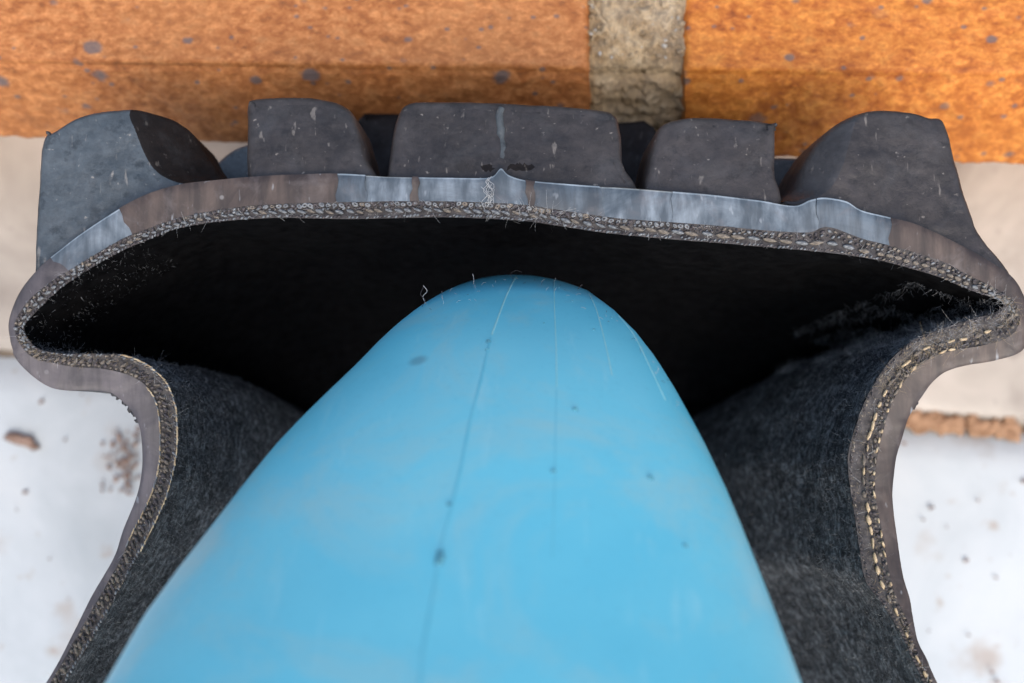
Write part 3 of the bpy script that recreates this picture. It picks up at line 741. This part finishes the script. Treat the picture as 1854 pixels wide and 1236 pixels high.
# ------------------------------------------------------------------ ground
def slab_mat(name, c1, c2, c3, stain, amt, sc=1.0):
    n = N(name); v = n.map(); a = n.noise(v, 28 * sc, 6, .6, .8); b = n.noise(v, 220, 5, .6)
    col = n.ramp(a, [(.32, c1), (.52, c2), (.70, c3)])
    f = n.math('MULTIPLY', n.ramp(n.noise(v, 75, 4, .55), [(.60, 0.), (.72, 1.)]), amt)
    col = n.mix(f, col, stain)
    f2 = n.math('MULTIPLY', n.ramp(n.noise(v, 260, 3, .5), [(.66, 0.), (.74, 1.)]), amt)
    col = n.mix(f2, col, stain)
    return n.done(col, .8, n.bump(b, .3, .5))
M_STONE = slab_mat('beige_stone', (.25, .22, .19), (.38, .345, .30), (.50, .455, .40), (.20, .17, .15), .5, 1.6)
M_WHITE = slab_mat('white_paint', (.37, .41, .43), (.45, .49, .51), (.50, .53, .54), (.30, .22, .16), .55)
M_EARTH = plain('dark_earth', (.10, .08, .06), (.2, .16, .12), .95, 60, .5)
def quad_sheet(name, poly, z, mat, parent=None, thick=3.0, nx=60, ny=40, amp=.25, seed=1):
    """slab between four photo corners on the ground, with sides"""
    p = [P(x, y, H) for x, y in poly]; V = []; F = []
    for j in range(ny + 1):
        for i in range(nx + 1):
            u, v_ = i / nx, j / ny
            q = (p[0] * (1 - u) + p[1] * u) * (1 - v_) + (p[3] * (1 - u) + p[2] * u) * v_
            e = min(u, 1 - u, v_, 1 - v_)
            q = q + np.array([0, .5 * fbm(q[0] * .12, seed, 1) if j in (0, ny) else 0, 0]); q[2] = z + amp * fbm(q[0] * .06, q[1] * .06, seed) - (thick if e == 0 else (0.3 if e < .03 else 0))
            V.append(q)
    for j in range(ny):
        for i in range(nx):
            a = j * (nx + 1) + i; F.append((a, a + nx + 1, a + nx + 2, a + 1))
    return mesh_obj(name, V, F, mat, parent)
g = mesh_obj('ground', [(-900, -900, -3.2), (900, -900, -3.2), (900, 900, -3.2), (-900, 900, -3.2)], [(0, 1, 2, 3)], M_EARTH); tag(g, 'brown earth below the paving', kind='structure')
pav = empty('pavement'); tag(pav, 'beige and whitewashed paving below the bricks', kind='structure')
def jl(px): return 640 + (px / 1854.) * 138
s1 = quad_sheet('paving_slab', [(-900, 150), (2750, 150), (2750, jl(2750) - 8), (-900, jl(-900) - 8)], -.6, M_STONE, pav, 2.4); tag(s1, 'beige stone band beside the bricks')
s2 = quad_sheet('paving_slab', [(-900, jl(-900) + 10), (2750, jl(2750) + 10), (2750, 2600), (-900, 2600)], -.4, M_WHITE, pav, 2.6, 80, 60, .4, 5); tag(s2, 'whitewashed slab with brown stains')
M_ORG = plain('orange_grit', (.24, .13, .07), (.44, .27, .16), .9, 600, .3)
bb = Batch()
for k in range(1900):
    px = random.uniform(1480, 2300)
    if fbm(px * .02, 2.2) < -.22: continue
    r = random.uniform(.25, .6); bb.add(blob(P(px, jl(px) + random.gauss(0, 6.5), H + 1.3), r * 1.4, r, r, random.random() * 6, jit=.3), ICO_F)
tag(bb.build('sandy_joint', [M_ORG], pav), 'orange grit in the joint between the slabs', kind='stuff')
# stray brown fragment on the white slab
bb = Batch()
for (x, y, a, b_, an) in ((30,794,2.2,.8,-.25),(52,803,1.8,.7,-.5),(44,798,1.6,.9,.1)):
    bb.add(blob(P(x, y, H - .6), a, b_, .35, an, jit=.25), ICO_F)
M_FRAG = plain('withered_brown', (.15, .095, .07), (.32, .22, .17), .9, 400, .2)
b3 = Batch()
for k in range(90):
    r = random.uniform(.08, .35); b3.add(blob(P(random.gauss(222, 16), random.gauss(838, 30), H - .3), r * 1.5, r, .1, random.random() * 6, jit=.3), ICO_F)
for k in range(34):
    px, py = (random.uniform(-60, 260), random.uniform(700, 1300)) if k < 17 else (random.uniform(1600, 1950), random.uniform(800, 1300))
    r = random.uniform(.06, .3); b3.add(blob(P(px, py, H - .3), r * 1.5, r, .1, random.random() * 6, jit=.3), ICO_F)
tag(b3.build('dirt_crumbs', [M_FRAG]), 'brown dirt crumbs scattered on the whitewashed slab', 'dirt', kind='stuff')
tag(bb.build('withered_leaf', [M_FRAG]), 'small withered brown leaf scrap on the white slab left of the tyre', 'leaf scrap')
